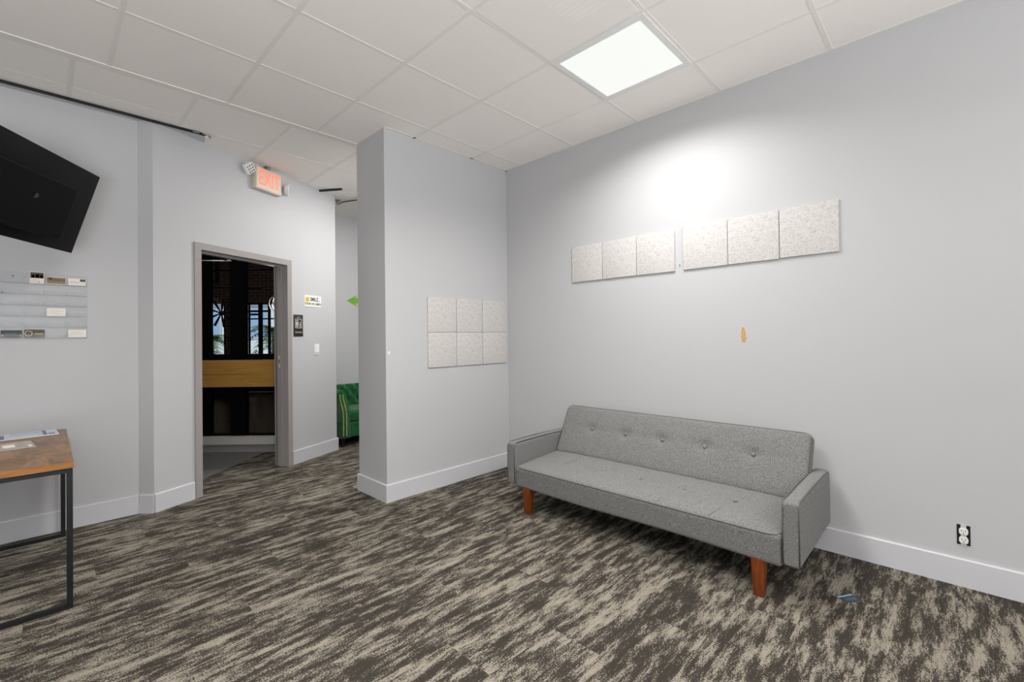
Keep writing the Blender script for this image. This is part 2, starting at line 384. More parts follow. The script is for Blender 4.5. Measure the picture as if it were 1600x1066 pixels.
# air vent next to the light
t = thing('air_vent', 'pale slatted air diffuser tile in the ceiling beside the light panel', 'vent', (gx0-G/2, gy0-G/2, H))
bm = bx(-.29, .29, -.29, .29, -.001, .006); obj('vent_plate', bm, CEIL, t)
for k in range(9):
    M = Matrix.Translation((-.12+.03*k, -.13, -.0012)) @ Matrix.Rotation(.12, 4, 'Y')
    obj('slat', bx(-.009, .009, -.14, .14, -.0008, .0008, M=M), CEIL, t)

# black track along the ceiling at left, bracket at its end
t = thing('curtain_track', 'thin black track along the ceiling edge above the wall-mounted screen', 'track', (-1, 4.2, H-.004))
obj('rail', bx(-3.0, 1.885, -.008, .008, -.012, .004), BLACK, t)
bm = bmesh.new(); tube(bm, [(1.86, -.03, -.006), (1.90, -.03, -.012), (1.92, 0, -.014), (1.885, .01, -.012)], .006)
obj('end_bracket', bm, GREYM, t); obj('clip', bx(1.80, 1.84, -.035, -.015, -.012, .0), GREYM, t)

# hall ceiling bits
t = obj('black_ceiling_bar', bx(-.13, .13, -.011, .011, -.018, 0), BLACK, None, loc=(2.166, 4.822, H), rotz=math.atan2(-.217, .15)); tag(t, 'short black metal bar fixed under the hall ceiling beside the exit sign', 'bar')
t = thing('sprinkler_head', 'small metal fire sprinkler under the hall ceiling by the end of the door wall', 'sprinkler', (2.40, 5.15, H))
obj('escutcheon', lathe(bmesh.new(), [(.034, 0), (.034, -.005), (.02, -.01)]), GREYM, t, smooth=30)
obj('body', lathe(bmesh.new(), [(.01, 0), (.01, -.03), (.005, -.045)], 12), GREYM, t, smooth=30)
obj('deflector', lathe(bmesh.new(), [(.022, -.045), (.022, -.048)], 12), GREYM, t)
bm = tube(bmesh.new(), [(0, 0, 0), (.06, .04, 0), (.06, -.05, 0), (.16, -.26, 0)], .006, 6)
t = obj('dark_cable', bm, BLACK, None, loc=(2.40, 5.19, H-.008)); tag(t, 'bent dark cable running along the hall ceiling next to the sprinkler', 'cable')

# ------------------------------------------------------------------ acoustic panels
def panel(w, h, label, group, mw):
    bm = cushion(w-.004, .012, h-.004, .003, step=.3, seg=2)
    bm.transform(Matrix.Translation((w/2, -.006, -h/2)))
    o = obj('acoustic_panel', bm, FELT, None, smooth='all'); o.matrix_world = mw; tag(o, label, 'panel', group); return o
RW = Matrix.Rotation(-PI/2, 4, 'Z')
names = ['leftmost', 'second', 'third', 'fourth', 'fifth', 'rightmost']
ys = [2.334, 2.029, 1.724, 1.364, 1.0605, .757]; zs = [2.017, 2.017, 2.017, 2.018, 2.020, 2.024]
lab6 = ['pale speckled felt panel at the left end of the row above the sofa',
        'pale speckled felt panel, middle one of the left three above the sofa',
        'pale speckled felt panel above the sofa, just left of the gap in the row',
        'pale speckled felt panel above the sofa, just right of the gap in the row',
        'pale speckled felt panel, middle one of the right three above the sofa',
        'pale speckled felt panel at the right end of the row above the sofa']
for y, z, l in zip(ys, zs, lab6):
    panel(.304, .304, l, 'felt panels in a row above the sofa', Matrix.Translation((XR, y, z)) @ RW @ Matrix.Rotation(random.uniform(-.004, .004), 4, 'Y'))
cols = ['left', 'middle', 'right']
for i, x in enumerate((2.209, 2.514, 2.819)):
    for j, z in enumerate((1.601, 1.305)):
        panel(.304, .298, 'pale speckled felt panel on the wall stub, %s one of the %s row' % (cols[i], ['upper', 'lower'][j]), 'felt panels in a block on the wall stub',
              Matrix.Translation((x, YP, z)))

# ------------------------------------------------------------------ sofa
def build_sofa():
    y0, y1 = .505, 2.355; xf = 2.36; cy = (y0+y1)/2
    # local frame: x right as one faces the sofa (world -y), y back (world +x), z up
    mw = Matrix.Translation((xf, cy, 0)) @ RW
    t = thing('sofa', 'grey tufted fabric sofa bed with wooden legs against the right wall', 'sofa', mw=mw)
    W = y1-y0; aw = .072; inner = W/2-aw
    btn = [(cy-(.862+.283*k)) for k in range(5)]
    # seat
    sx, sy, sz = inner*2-.004, .50, .150
    def seat_fn(p, n):
        q = p.copy()
        if p.z > 0:
            w = min(1, p.z/(sz/2))
            ex = max(0, 1-abs(p.x/(sx/2))**6); ey = max(0, 1-abs(p.y/(sy/2))**4)
            q.z += w*.026*ex*ey
            for b in btn:
                d2 = (p.x-b)**2+(p.y-0.02)**2; q.z -= w*.014*math.exp(-d2/.0014)+w*.010*math.exp(-abs(p.x-b)/.05)*math.exp(-((p.y-.02)/.018)**2)
                q.z -= w*.006*math.exp(-((p.x-b)/.02)**2)*ey
        else:
            q.z += .004*math.sin(p.x*5)
        return q
    Mtilt = Matrix.Translation((0, sy/2+.004, .188+sz/2)) @ Matrix.Rotation(.06, 4, 'X')
    def M0(p): return Mtilt @ Vector(p)
    seat = obj('seat', cushion(sx, sy, sz, .022, seat_fn, .02, M=Mtilt), SOFA, t, smooth='all')
    # front piping along seat edge
    hx, hy, hz = sx/2, sy/2, sz/2
    pts = [M0((-hx+.008, hy*.2, hz-.004)), M0((-hx+.006, -hy+.05, hz-.002)), M0((-hx+.02, -hy+.012, hz-.003))]+[M0((x, -hy+.0035, hz-.006)) for x in [(-hx+.06)+(2*hx-.12)*k/20 for k in range(21)]]+[M0((hx-.02, -hy+.012, hz-.003)), M0((hx-.006, -hy+.05, hz-.002)), M0((hx-.008, hy*.2, hz-.004))]
    obj('piping', tube(bmesh.new(), pts, .0036, 6), SEAM, seat, smooth='all')
    for b in btn[:]:
        M = Mtilt @ Matrix.Translation((b, .02, hz+.008))
        obj('button', lathe(bmesh.new(), [(.011, -.004), (.010, .002), (.006, .005), (.001, .006)], 12, M=M), SOFA, seat, smooth='all')
    for b, bend in ((btn[1], -.05), (btn[0], -.05)):
        sp_ = []
        for k in range(9):
            u = k/8; y = .02-(hy+.008)*u; x = b+bend*u*u
            e = max(0, 1-abs(y/hy)**4); sp_.append(M0((x, y, hz+.0195*e+.0035-.014*math.exp(-(y-.02)**2/.0014)-.006*math.exp(-((x-b)/.02)**2)*e)))
        obj('seam', tube(bmesh.new(), sp_, .0013, 5), SEAM, seat)
    # backrest, leaning
    bw, bh, bt = 1.705, .40, .10
    tilt = -math.atan2(.18, .35)
    # front face passes (y=.46,z=.365) -> (y=.64,z=.72)
    Mb = Matrix.Translation((.006, .455, .345)) @ Matrix.Rotation(tilt, 4, 'X') @ Matrix.Translation((0, bt/2, bh/2))
    def back_fn(p, n):
        q = p.copy()
        if p.y < 0:
            w = min(1, -p.y/(bt/2)); ex = max(0, 1-abs(p.x/(bw/2))**8); ez = max(0, 1-abs(p.z/(bh/2))**4)
            q.y -= w*.016*ex*ez
            for b in btn:
                dz = p.z-.025; q.y += w*(.017*math.exp(-((p.x-b)**2+dz**2)/.0013)+.008*math.exp(-(dz/.018)**2)*math.exp(-abs(p.x-b)/.035)+.0005*math.exp(-(dz/.02)**2))
        return q
    back = obj('backrest', cushion(bw, bt, bh, .03, back_fn, .02, M=Mb), SOFA, t, smooth='all')
    rr = .045
    def ring(y):
        P = []
        for cx_, cz_, a0 in ((bw/2-rr, bh/2-rr, 0), (-(bw/2-rr), bh/2-rr, 90)):
            for k in range(7):
                a = math.radians(a0+15*k); P.append((cx_+(rr-.004)*math.cos(a), y, cz_+(rr-.004)*math.sin(a)))
        P = [(bw/2-.004, y, -bh/2+.02)]+P+[(-bw/2+.004, y, -bh/2+.02)]
        return [Mb @ Vector(p) for p in P]
    obj('piping', tube(bmesh.new(), ring(-bt/2+.014), .0036, 6), SEAM, back, smooth='all')
    for b in btn:
        M = Mb @ Matrix.Translation((b, -bt/2+.0005, .025)) @ Matrix.Rotation(PI/2, 4, 'X')
        obj('button', lathe(bmesh.new(), [(.013, -.006), (.012, .002), (.008, .006), (.001, .008)], 14, M=M), SOFA, back, smooth='all')
    # armrests
    for s in (-1, 1):
        ax = s*(W/2-aw/2); ad, ah = .70, .300
        def arm_fn(p, n):
            q = p.copy(); w = min(1, abs(p.x)/(aw/2)); q.x += math.copysign(.003, p.x)*w*max(0, 1-(p.z/(ah/2))**4)
            if p.z > 0: q.z += .006*max(0, 1-((p.y-.1)/(ad/2))**2)
            return q
        Ma = Matrix.Translation((ax, ad/2, .190+ah/2))
        arm = obj('armrest', cushion(aw, ad, ah, .018, arm_fn, .03, M=Ma), SOFA, t, smooth='all')
        for sd in (-1, 1):
            x = ax+sd*(aw/2-.003); P = [(x, .0045, .205), (x, .0035, .455), (x, .012, .478), (x, .03, .4885)]
            P += [(x, .03+.62*k/8, .4885+.006*math.sin(PI*k/8)) for k in range(1, 9)]+[(x, .685, .478), (x, .697, .45), (x, .697, .21)]
            obj('piping', tube(bmesh.new(), P, .0034, 6), SEAM, arm, smooth='all')
    # legs
    for x in (-(W/2-.17), W/2-.18):
        for y in (.012, .58):
            bm = bmesh.new(); M = Matrix.Translation((x, y, 0)); zt = .20
            a = [(-.024, 0), (.024, 0), (.024, .04), (-.024, .04)]; b = [(-.032, 0), (.032, 0), (.032, .056), (-.032, .056)]
            A = [bm.verts.new(M @ Vector((p[0], p[1]+.006, 0))) for p in a]; B = [bm.verts.new(M @ Vector((p[0], p[1], zt))) for p in b]
            bm.faces.new(A[::-1]); bm.faces.new(B)
            for i in range(4): bm.faces.new((A[i], A[(i+1) % 4], B[(i+1) % 4], B[i]))
            bevel(bm, .003, 2); obj('leg', bm, LEGWOOD, t, smooth=30)
build_sofa()

# ------------------------------------------------------------------ desk at left
def build_table():
    x1, x0, ya, yb, zt = .095, -.50, 2.998, 4.165, .692
    t = thing('side_table', 'rustic wood topped table with black metal frame at the left edge', 'table', ((x0+x1)/2, (ya+yb)/2, 0))
    cx, cy = (x0+x1)/2, (ya+yb)/2; hx, hy = (x1-x0)/2, (yb-ya)/2
    bm = bx(-hx, hx, -hy, hy, zt-.03, zt); bevel(bm, .002, 2)
    top = obj('tabletop', bm, RUSTIC, t, smooth=30)
    bm = bmesh.new(); e = .0012
    for a in ((-hx, hx, -hy-e, -hy), (-hx, hx, hy, hy+e), (-hx-e, -hx, -hy, hy), (hx, hx+e, -hy, hy)): box(bm, *a, zt-.029, zt-.0015)
    eb = obj('edge_band', bm, RUSTEDGE, top); eb['label'] = 'orange brown edge of the wooden top'
    w = .022
    for s, nm in ((-1, 'front'), (1, 'rear')):
        ye = s*(hy-.006); ya_, yb_ = (ye, ye+w) if s < 0 else (ye-w, ye)
        xl, xr = -hx+.003, hx-.003
        obj('leg', bx(xr-w, xr, ya_, yb_, 0, zt-.03), BLACK, t); obj('leg', bx(xl, xl+w, ya_, yb_, 0, zt-.03), BLACK, t)
        obj('floor_bar', bx(xl+w, xr-w, ya_, yb_, 0, w), BLACK, t); obj('top_bar', bx(xl+w, xr-w, ya_, yb_, zt-.03-w, zt-.03), BLACK, t)
    for x in (-hx+.003, hx-.003-w):
        obj('side_bar', bx(x, x+w, -hy+.006+w, hy-.006-w, zt-.03-w, zt-.03), BLACK, t)
    # magazine
    m = thing('magazine', 'blue and white printed magazine lying at the back of the wooden table', 'magazine', (-.085, 4.045, zt), .06)
    bm = bx(-.14, .14, -.10, .10, .0003, .0045); obj('pages', bm, PAPERW, m)
    bm = bx(-.1405, .1405, -.1005, .1005, .0045, .0055)
    cov = obj('cover', bm, mat('cover_pale', (196, 206, 216), .3, noise=.15, nscale=60), m)
    MB = mat('cover_blue', (52, 82, 140), .3)
    obj('cover_print', bx(.075, .092, -.098, .098, .0055, .0059), MB, cov); obj('cover_print', bx(-.139, -.085, -.098, .06, .0055, .0059), MB, cov)
    obj('cover_print', bx(.098, .125, -.09, -.02, .0055, .0058), mat('print_grey', (120, 130, 145), .4), cov)
    obj('cover_print', bx(-.06, .06, .02, .07, .0055, .0058), mat('print_teal', (150, 180, 196), .4), cov)
    m = thing('printed_leaflet', 'small grey and cream leaflet lying in front of the magazine on the table', 'leaflet', (-.13, 3.69, zt), .1)
    obj('sheet', bx(-.085, .085, -.13, .13, .0003, .0014), mat('leaflet_grey', (132, 124, 114), .35, noise=.4, nscale=40, var=(190, 180, 166)), m)
    obj('picture', bx(-.03, .015, -.05, .05, .0014, .0017), PAPERW, m); obj('picture', bx(-.08, -.055, -.12, .08, .0014, .0017), PAPERW, m)
    obj('picture', bx(.062, .074, -.09, -.02, .0014, .0017), PAPERW, m)
build_table()

# ------------------------------------------------------------------ screen on the wall
def build_tv():
    BR = Vector((.092, 4.0, 1.829)); TR = Vector((.2208, 3.917, 2.3155)); w = Vector((.541, .841, 0)).normalized()
    up = (TR-BR).normalized(); up = (up-w*up.dot(w)).normalized(); n = w.cross(up).normalized()   # towards viewer
    if n.dot(-_F) < 0: n = -n
    hh, ww = .515, .915; cen = BR+up*hh/2-w*ww/2
    mw = Matrix(((w.x, -n.x, up.x, cen.x), (w.y, -n.y, up.y, cen.y), (w.z, -n.z, up.z, cen.z), (0, 0, 0, 1)))
    t = thing('television', 'black flat screen television tilted on a wall arm at the upper left', 'television', mw=mw)
    bm = bx(-ww/2, ww/2, 0, .035, -hh/2, hh/2); bevel(bm, .003, 2); obj('casing', bm, mat('tv_plastic', (5, 5, 6), .5, spec=.12), t, smooth=30)
    obj('display_panel', bx(-ww/2+.009, ww/2-.009, -.0008, .001, -hh/2+.016, hh/2-.009), mat('tv_glass', (1, 1, 2), .35, spec=.03), t)
    obj('badge', bx(-.02, .02, -.0015, 0, -hh/2+.003, -hh/2+.008), GREYM, t)
    obj('rear_housing', bevel(bx(-.28, .28, .035, .07, -.2, .12), .008), MATS['tv_plastic'], t)
    inv = mw.inverted(); wallp = inv @ Vector((-.35, YT, 2.1)); 
    bm = tube(bmesh.new(), [(0, .07, 0), tuple((Vector((0, .07, 0))+wallp)/2+Vector((.06, 0, 0))), tuple(wallp)], .016, 8); obj('wall_arm', bm, BLACK, t, smooth=30)
build_tv()

# ------------------------------------------------------------------ business card holder
def build_cards():
    pitch, x0, z0, rp = .1005, -.297, 1.287, .0705; nc, nr = 5, 6
    t = thing('business_card_holder', 'clear wall rack of card pockets under the black screen', 'rack', (x0, YT, z0))
    obj('back_panel', bx(0, nc*pitch+.002, -.003, -.0005, -.004, nr*rp), ACRYL, t)
    for r in range(nr):
        for c in range(nc):
            xa, xb = c*pitch+.004, (c+1)*pitch-.003; z = r*rp; bm = bmesh.new()
            box(bm, xa, xb, -.018, -.0165, z, z+.026); box(bm, xa, xb, -.0165, -.003, z, z+.0015)
            box(bm, xa, xa+.0015, -.0165, -.003, z+.0015, z+.03); box(bm, xb-.0015, xb, -.0165, -.003, z+.0015, z+.03)
            p = obj('card_pocket', bm, POCK, t)
    for (sx_, sz_) in ((-.140-x0, 1.684-z0), (-.184-x0, 1.577-z0)):
        obj('screw', lathe(bmesh.new(), [(.004, 0), (.003, .002)], 10, M=Matrix.Translation((sx_, -.0035, sz_)) @ Matrix.Rotation(PI/2, 4, 'X')), BLACK, t)
    def card(c, r, w, h, m, label, deco, dy=0):
        k = thing('business_card', label, 'card', (x0+(c+.5)*pitch+dy, YT-.006, z0+r*rp+.002), 0, 'business cards in the clear wall rack')
        bm = bx(-w/2, w/2, -.008, 0, 0, h); obj('card_stack', bm, m, k)
        for d in deco:
            obj('print', bx(d[0], d[1], -.0086, -.0079, d[2], d[3]), d[4], k)
    BRN = mat('card_brown', (128, 100, 58), .5, noise=.4, nscale=60); DK = mat('card_dark', (34, 34, 36), .4); TEAL = mat('card_teal', (24, 66, 70), .4)
    OLV = mat('card_olive', (92, 82, 52), .5, noise=.5, nscale=50); TAN = mat('card_tan', (176, 150, 112), .5); GRY = mat('card_grey_text', (170, 160, 152), .5)
    CRM = mat('card_cream', (206, 198, 182), .5); DBR = mat('card_dark_brown', (74, 56, 44), .5, noise=.5, nscale=90)
    card(2, 5, .066, .076, PAPERW, 'cream card with a brown group picture, top row of the wall rack',
         [(-.03, .03, .036, .072, DBR), (-.024, -.010, .036, .056, CRM), (-.006, .010, .036, .060, CRM), (.014, .026, .036, .056, TAN), (.006, .012, .008, .013, DK)], .012)
    card(3, 5, .092, .048, CRM, 'brown and gold card in the top row of the wall rack', [(-.043, .043, .005, .044, BRN), (-.03, .03, .016, .019, TAN), (-.034, -.022, .034, .042, CRM)])
    card(4, 5, .086, .047, PAPERW, 'white card with a dark corner, right end of the top row in the rack', [(.014, .041, .028, .044, DBR), (-.036, .006, .026, .028, GRY), (-.036, .02, .018, .020, GRY)])
    card(3, 2, .090, .054, PAPERW, 'plain white card alone in the middle of the clear wall rack', [(-.03, .034, .034, .036, GRY), (-.03, .02, .02, .022, GRY)])
    card(1, 0, .092, .048, DK, 'black card with a dark teal band, bottom row of the wall rack', [(-.026, .026, .012, .032, TEAL), (-.042, -.034, .008, .02, GRY), (.036, .042, .008, .02, GRY)])
    card(2, 0, .092, .052, OLV, 'olive brown card with a round cream seal, bottom row of the wall rack', [(.0, .04, .02, .03, TAN)])
    k = bpy.data.objects[-1] if False else None
    card(4, 0, .088, .052, PAPERW, 'white card at the right end of the bottom row in the rack', [(-.036, .02, .034, .036, GRY), (-.036, .03, .022, .024, GRY)])
POCK = mat('frosted_acrylic', (236, 238, 240), .35, spec=.3)
_n, _l = nodes(POCK); _b = _n['Principled BSDF']; _b.inputs['Alpha'].default_value = .09
build_cards()
for o_ in [q for q in C.objects if q.get('label', '').startswith('olive brown card')]:
    ring_ = [(-.026+.016*math.cos(a), -.0088, .027+.016*math.sin(a)) for a in [2*PI*k/20 for k in range(20)]]
    obj('seal', tube(bmesh.new(), ring_, .0022, 6, closed=True), MATS['card_cream'], o_, smooth='all')

# ------------------------------------------------------------------ things on the door wall (local frame: x along wall, -y out)
def on_door_wall(name, label, cat, s, z, group=None): return thing(name, label, cat, tuple(dw(s, 0, z)), DA, group)
# exit sign
t = on_door_wall('exit_sign', 'beige box sign with glowing red EXIT letters above the doorway', 'exit sign', .985, 2.645)
HOUS = mat('sign_housing', (206, 196, 182), .4)
bm = bx(-.145, .145, -.055, 0, 0, .205); bevel(bm, .006, 2); hs = obj('housing', bm, HOUS, t, smooth=30)
FACE = mat('sign_face', (226, 206, 190), .4, emit=(255, 160, 130), estr=.03)
obj('face_plate', bx(-.134, .134, -.0565, -.0545, .012, .193), FACE, t)
RED = mat('exit_letters', (250, 150, 125), .5, emit=(255, 110, 78), estr=.42)
obj('lettering', text_bm('EXIT', .196, .0006, TM(0.004, .103, -.0575), .60, bold=.003), RED, t)
obj('mounting_canopy', bx(-.02, .02, -.05, -.01, .205, .24), GREYM, t)
# emergency heads
def head(sx, face_dir, roll, zz, nm, disc):
    k = bmesh.new(); tube(k, [(sx*.145, -.028, zz), (sx*.185, -.04, zz)], .012, 8); obj('swivel', k, GREYM, t, smooth=30)
    f = Vector(face_dir).normalized(); rgt = f.cross(Vector((0, 0, 1))).normalized(); upv = rgt.cross(f)
    M = Matrix(((rgt.x, -f.x, upv.x, 0), (rgt.y, -f.y, upv.y, 0), (rgt.z, -f.z, upv.z, 0), (0, 0, 0, 1)))
    M = Matrix.Translation((sx*(.222 if disc else .205), -.05, zz)) @ M @ Matrix.Rotation(roll, 4, 'Y')
    if disc:
        hb_ = obj('lamp_head', lathe(bmesh.new(), [(.020, -.040), (.048, -.022), (.060, .008), (.055, .016)], 24, M=M @ Matrix.Rotation(PI/2, 4, 'X')), WHITE, t, smooth=30)
    else:
        b_ = bx(-.046, .046, -.012, .03, -.046, .046); bevel(b_, .010, 3); b_.transform(M); hb_ = obj('lamp_head', b_, WHITE, t, smooth=30)
    b_ = bmesh.new()
    for i in range(-1, 2):
        for j in range(-1, 2):
            lathe(b_, [(.0085, 0), (.0085, .002), (.005, .003)], 10, M=M @ Matrix.Translation((i*.024, -.0145 if disc else -.0125, j*.024)) @ Matrix.Rotation(PI/2, 4, 'X'))
    obj('led_cluster', b_, mat('led_grey', (120, 124, 128), .3, metal=.4), hb_)
head(-1, (.05, -1, -.25), PI/4, .155, 'a', False)
head(1, (.75, -.75, -.1), 0, .09, 'b', True)
# camera notice
t = on_door_wall('camera_notice', 'small white notice with yellow smiley face and SMILE lettering beside the doorway', 'notice', 1.584, 1.60)
obj('plate', bx(-.121, .121, -.004, 0, 0, .124), mat('notice_white', (240, 240, 236), .4), t)
YEL = mat('smiley_yellow', (226, 190, 30), .5); DKT = mat('print_black', (40, 38, 34), .5)
obj('border', tube(bmesh.new(), [(-.119, -.004, .003), (.119, -.004, .003), (.119, -.004, .121), (-.119, -.004, .121)], .0012, 5, closed=True), YEL, t)
sm = obj('smiley', lathe(bmesh.new(), [(.027, 0), (.027, .0012)], 24, M=Matrix.Translation((-.082, -.004, .078)) @ Matrix.Rotation(PI/2, 4, 'X')), YEL, t)
bm = bmesh.new()
for dx in (-.009, .009): lathe(bm, [(.003, 0), (.003, .0006)], 8, M=Matrix.Translation((-.082+dx, -.0052, .086)) @ Matrix.Rotation(PI/2, 4, 'X'))
tube(bm, [(-.082+.015*math.cos(a), -.0054, .078+.015*math.sin(a)) for a in [math.radians(200+14*k) for k in range(11)]], .0012, 5); obj('face', bm, DKT, sm)
obj('lettering', text_bm('SMILE...', .058, .0003, TM(.03, .080, -.0045), .82, bold=.0012), DKT, t)
obj('lettering', text_bm("YOU'RE ON CAMERA", .034, .0003, TM(0, .032, -.0045), .72, bold=.0008), DKT, t)
# elevator sign
t = on_door_wall('elevator_sign', 'small dark upright ELEVATOR sign with a white pictogram beside the door frame', 'sign', 1.378, 1.288)
SGN = mat('sign_dark', (44, 40, 38), .45)
bm = bx(-.062, .062, -.006, 0, 0, .222); bevel(bm, .003, 2); obj('plate', bm, SGN, t, smooth=30)
WH2 = mat('sign_white', (226, 220, 212), .5); bm = bmesh.new(); yy = (-.0068, -.0058)
for a in ((-.043, -.039, .085, .178), (.039, .043, .085, .178), (-.043, .043, .085, .089), (-.043, .043, .174, .178)): box(bm, a[0], a[1], *yy, a[2], a[3])
for px_ in (-.026, -.008, .022):
    h_ = .055 if px_ < 0 else .035
    lathe(bm, [(.006, 0), (.006, .0008)], 10, M=Matrix.Translation((px_, -.006, .094+h_+.012)) @ Matrix.Rotation(PI/2, 4, 'X'))
    box(bm, px_-.006, px_+.006, *yy, .117, .094+h_); box(bm, px_-.005, px_-.001, *yy, .094, .117); box(bm, px_+.001, px_+.005, *yy, .094, .117)
prism(bm, [(-.018, .188), (-.004, .188), (-.011, .200)], -.0068, -.0058, axis='y'); prism(bm, [(.004, .200), (.018, .200), (.011, .188)], -.0068, -.0058, axis='y')
obj('pictogram', bm, WH2, t)
obj('lettering', text_bm('ELEVATOR', .021, .0003, TM(0, .042, -.0065), .85), WH2, t)
# light switch
t = on_door_wall('light_switch', 'white rocker light switch on the wall right of the doorway', 'switch', 1.632, 1.088)
bm = bx(-.036, .036, -.006, 0, 0, .118); bevel(bm, .003, 2); obj('cover_plate', bm, WHITE, t, smooth=30)
bm = prism(bmesh.new(), [(-.006, .026), (-.011, .026), (-.0075, .060), (-.007, .092), (-.006, .092)], -.017, .017, axis='x'); obj('rocker', bm, WHITE, t)

# green arrow on the end wall
bm = prism(bmesh.new(), [(0, 0), (.155, .082), (.115, .036), (.33, .036), (.33, -.036), (.115, -.036), (.155, -.082)], -.003, 0, axis='y')
t = obj('arrow_sign', bm, mat('arrow_green', (110, 178, 30), .5), None, loc=(2.775, YE, 1.765)); tag(t, 'bright green arrow pointing left on the hall end wall', 'arrow')

# ------------------------------------------------------------------ marks and outlet on the right wall / stub
t = thing('wall_outlet', 'bare duplex outlet without cover plate, low on the right wall', 'outlet', (XR, -.025, .203), -PI/2)
obj('box_opening', bx(-.024, .024, -.0015, 0, 0, .098), mat('outlet_black', (10, 10, 10), .7), t)
WH = WHITE; bm = bmesh.new(); box(bm, -.010, .010, -.004, -.0015, -.004, .103); obj('yoke', bm, mat('yoke_grey', (196, 196, 194), .4), t)
for zc in (.026, .068):
    r = [(.0175*math.cos(a), zc+.0195*math.sin(a)) for a in [2*PI*k/24 for k in range(24)]]
    r = [(max(-.0165, min(.0165, x)), max(zc-.0155, min(zc+.0155, z))) for x, z in r]
    q = obj('receptacle', prism(bmesh.new(), r, -.009, -.0015, axis='y'), WHITE, t)
    bm = bmesh.new(); box(bm, -.0075, -.0055, -.0095, -.0088, zc, zc+.008); box(bm, .0055, .0075, -.0095, -.0088, zc+.001, zc+.008); box(bm, -.002, .002, -.0095, -.0088, zc-.010, zc-.006)
    obj('slots', bm, MATS['outlet_black'], q)
bm = prism(bmesh.new(), [(-.010, 0), (.010, -.002), (.018, .02), (.012, .06), (.003, .095), (-.006, .092), (-.013, .07), (-.014, .03)], -.002, 0, axis='y')
t = obj('paint_chip', bm, mat('torn_drywall', (206, 172, 120), .9, noise=.25, nscale=80, var=(190, 140, 84)), None, loc=(XR, .973, 1.209), rotz=-PI/2)
tag(t, 'tan torn patch in the paint of the right wall above the sofa', 'wall damage')
t = obj('wall_nail', lathe(bmesh.new(), [(.003, 0), (.003, .01)], 8, M=Matrix.Rotation(PI/2, 4, 'X')), mat('nail', (120, 122, 140), .4), None, loc=(XR, 1.39, 1.758), rotz=-PI/2)
tag(t, 'tiny nail in the gap between the two groups of felt panels', 'nail')
bm = prism(bmesh.new(), [(-.012, .012), (.012, .014), (.002, -.014), (-.004, -.010)], -.0015, 0, axis='y')
t = obj('wall_chip', bm, WHITE, None, loc=(1.853, YP, 1.143)); tag(t, 'small white chip in the paint near the corner of the wall stub', 'wall damage')

# card on the carpet
a_ = math.atan2(-.04, -.023)
t = thing('floor_card', 'small dark blue card lying on the carpet right of the sofa', 'card', (2.647, .369, 0), math.atan2(-.042, -.026)+PI/2)
obj('card_sheet', bx(-.042, .042, -.025, .025, .0008, .002), mat('card_navy', (40, 54, 68), .25), t)
obj('stripe', bx(-.042, .042, .017, .0245, .002, .0025), mat('stripe_pale', (150, 190, 214), .3), t)
obj('stripe', bx(-.03, .03, -.015, .005, .002, .0024), mat('card_slate', (62, 78, 88), .35), t)

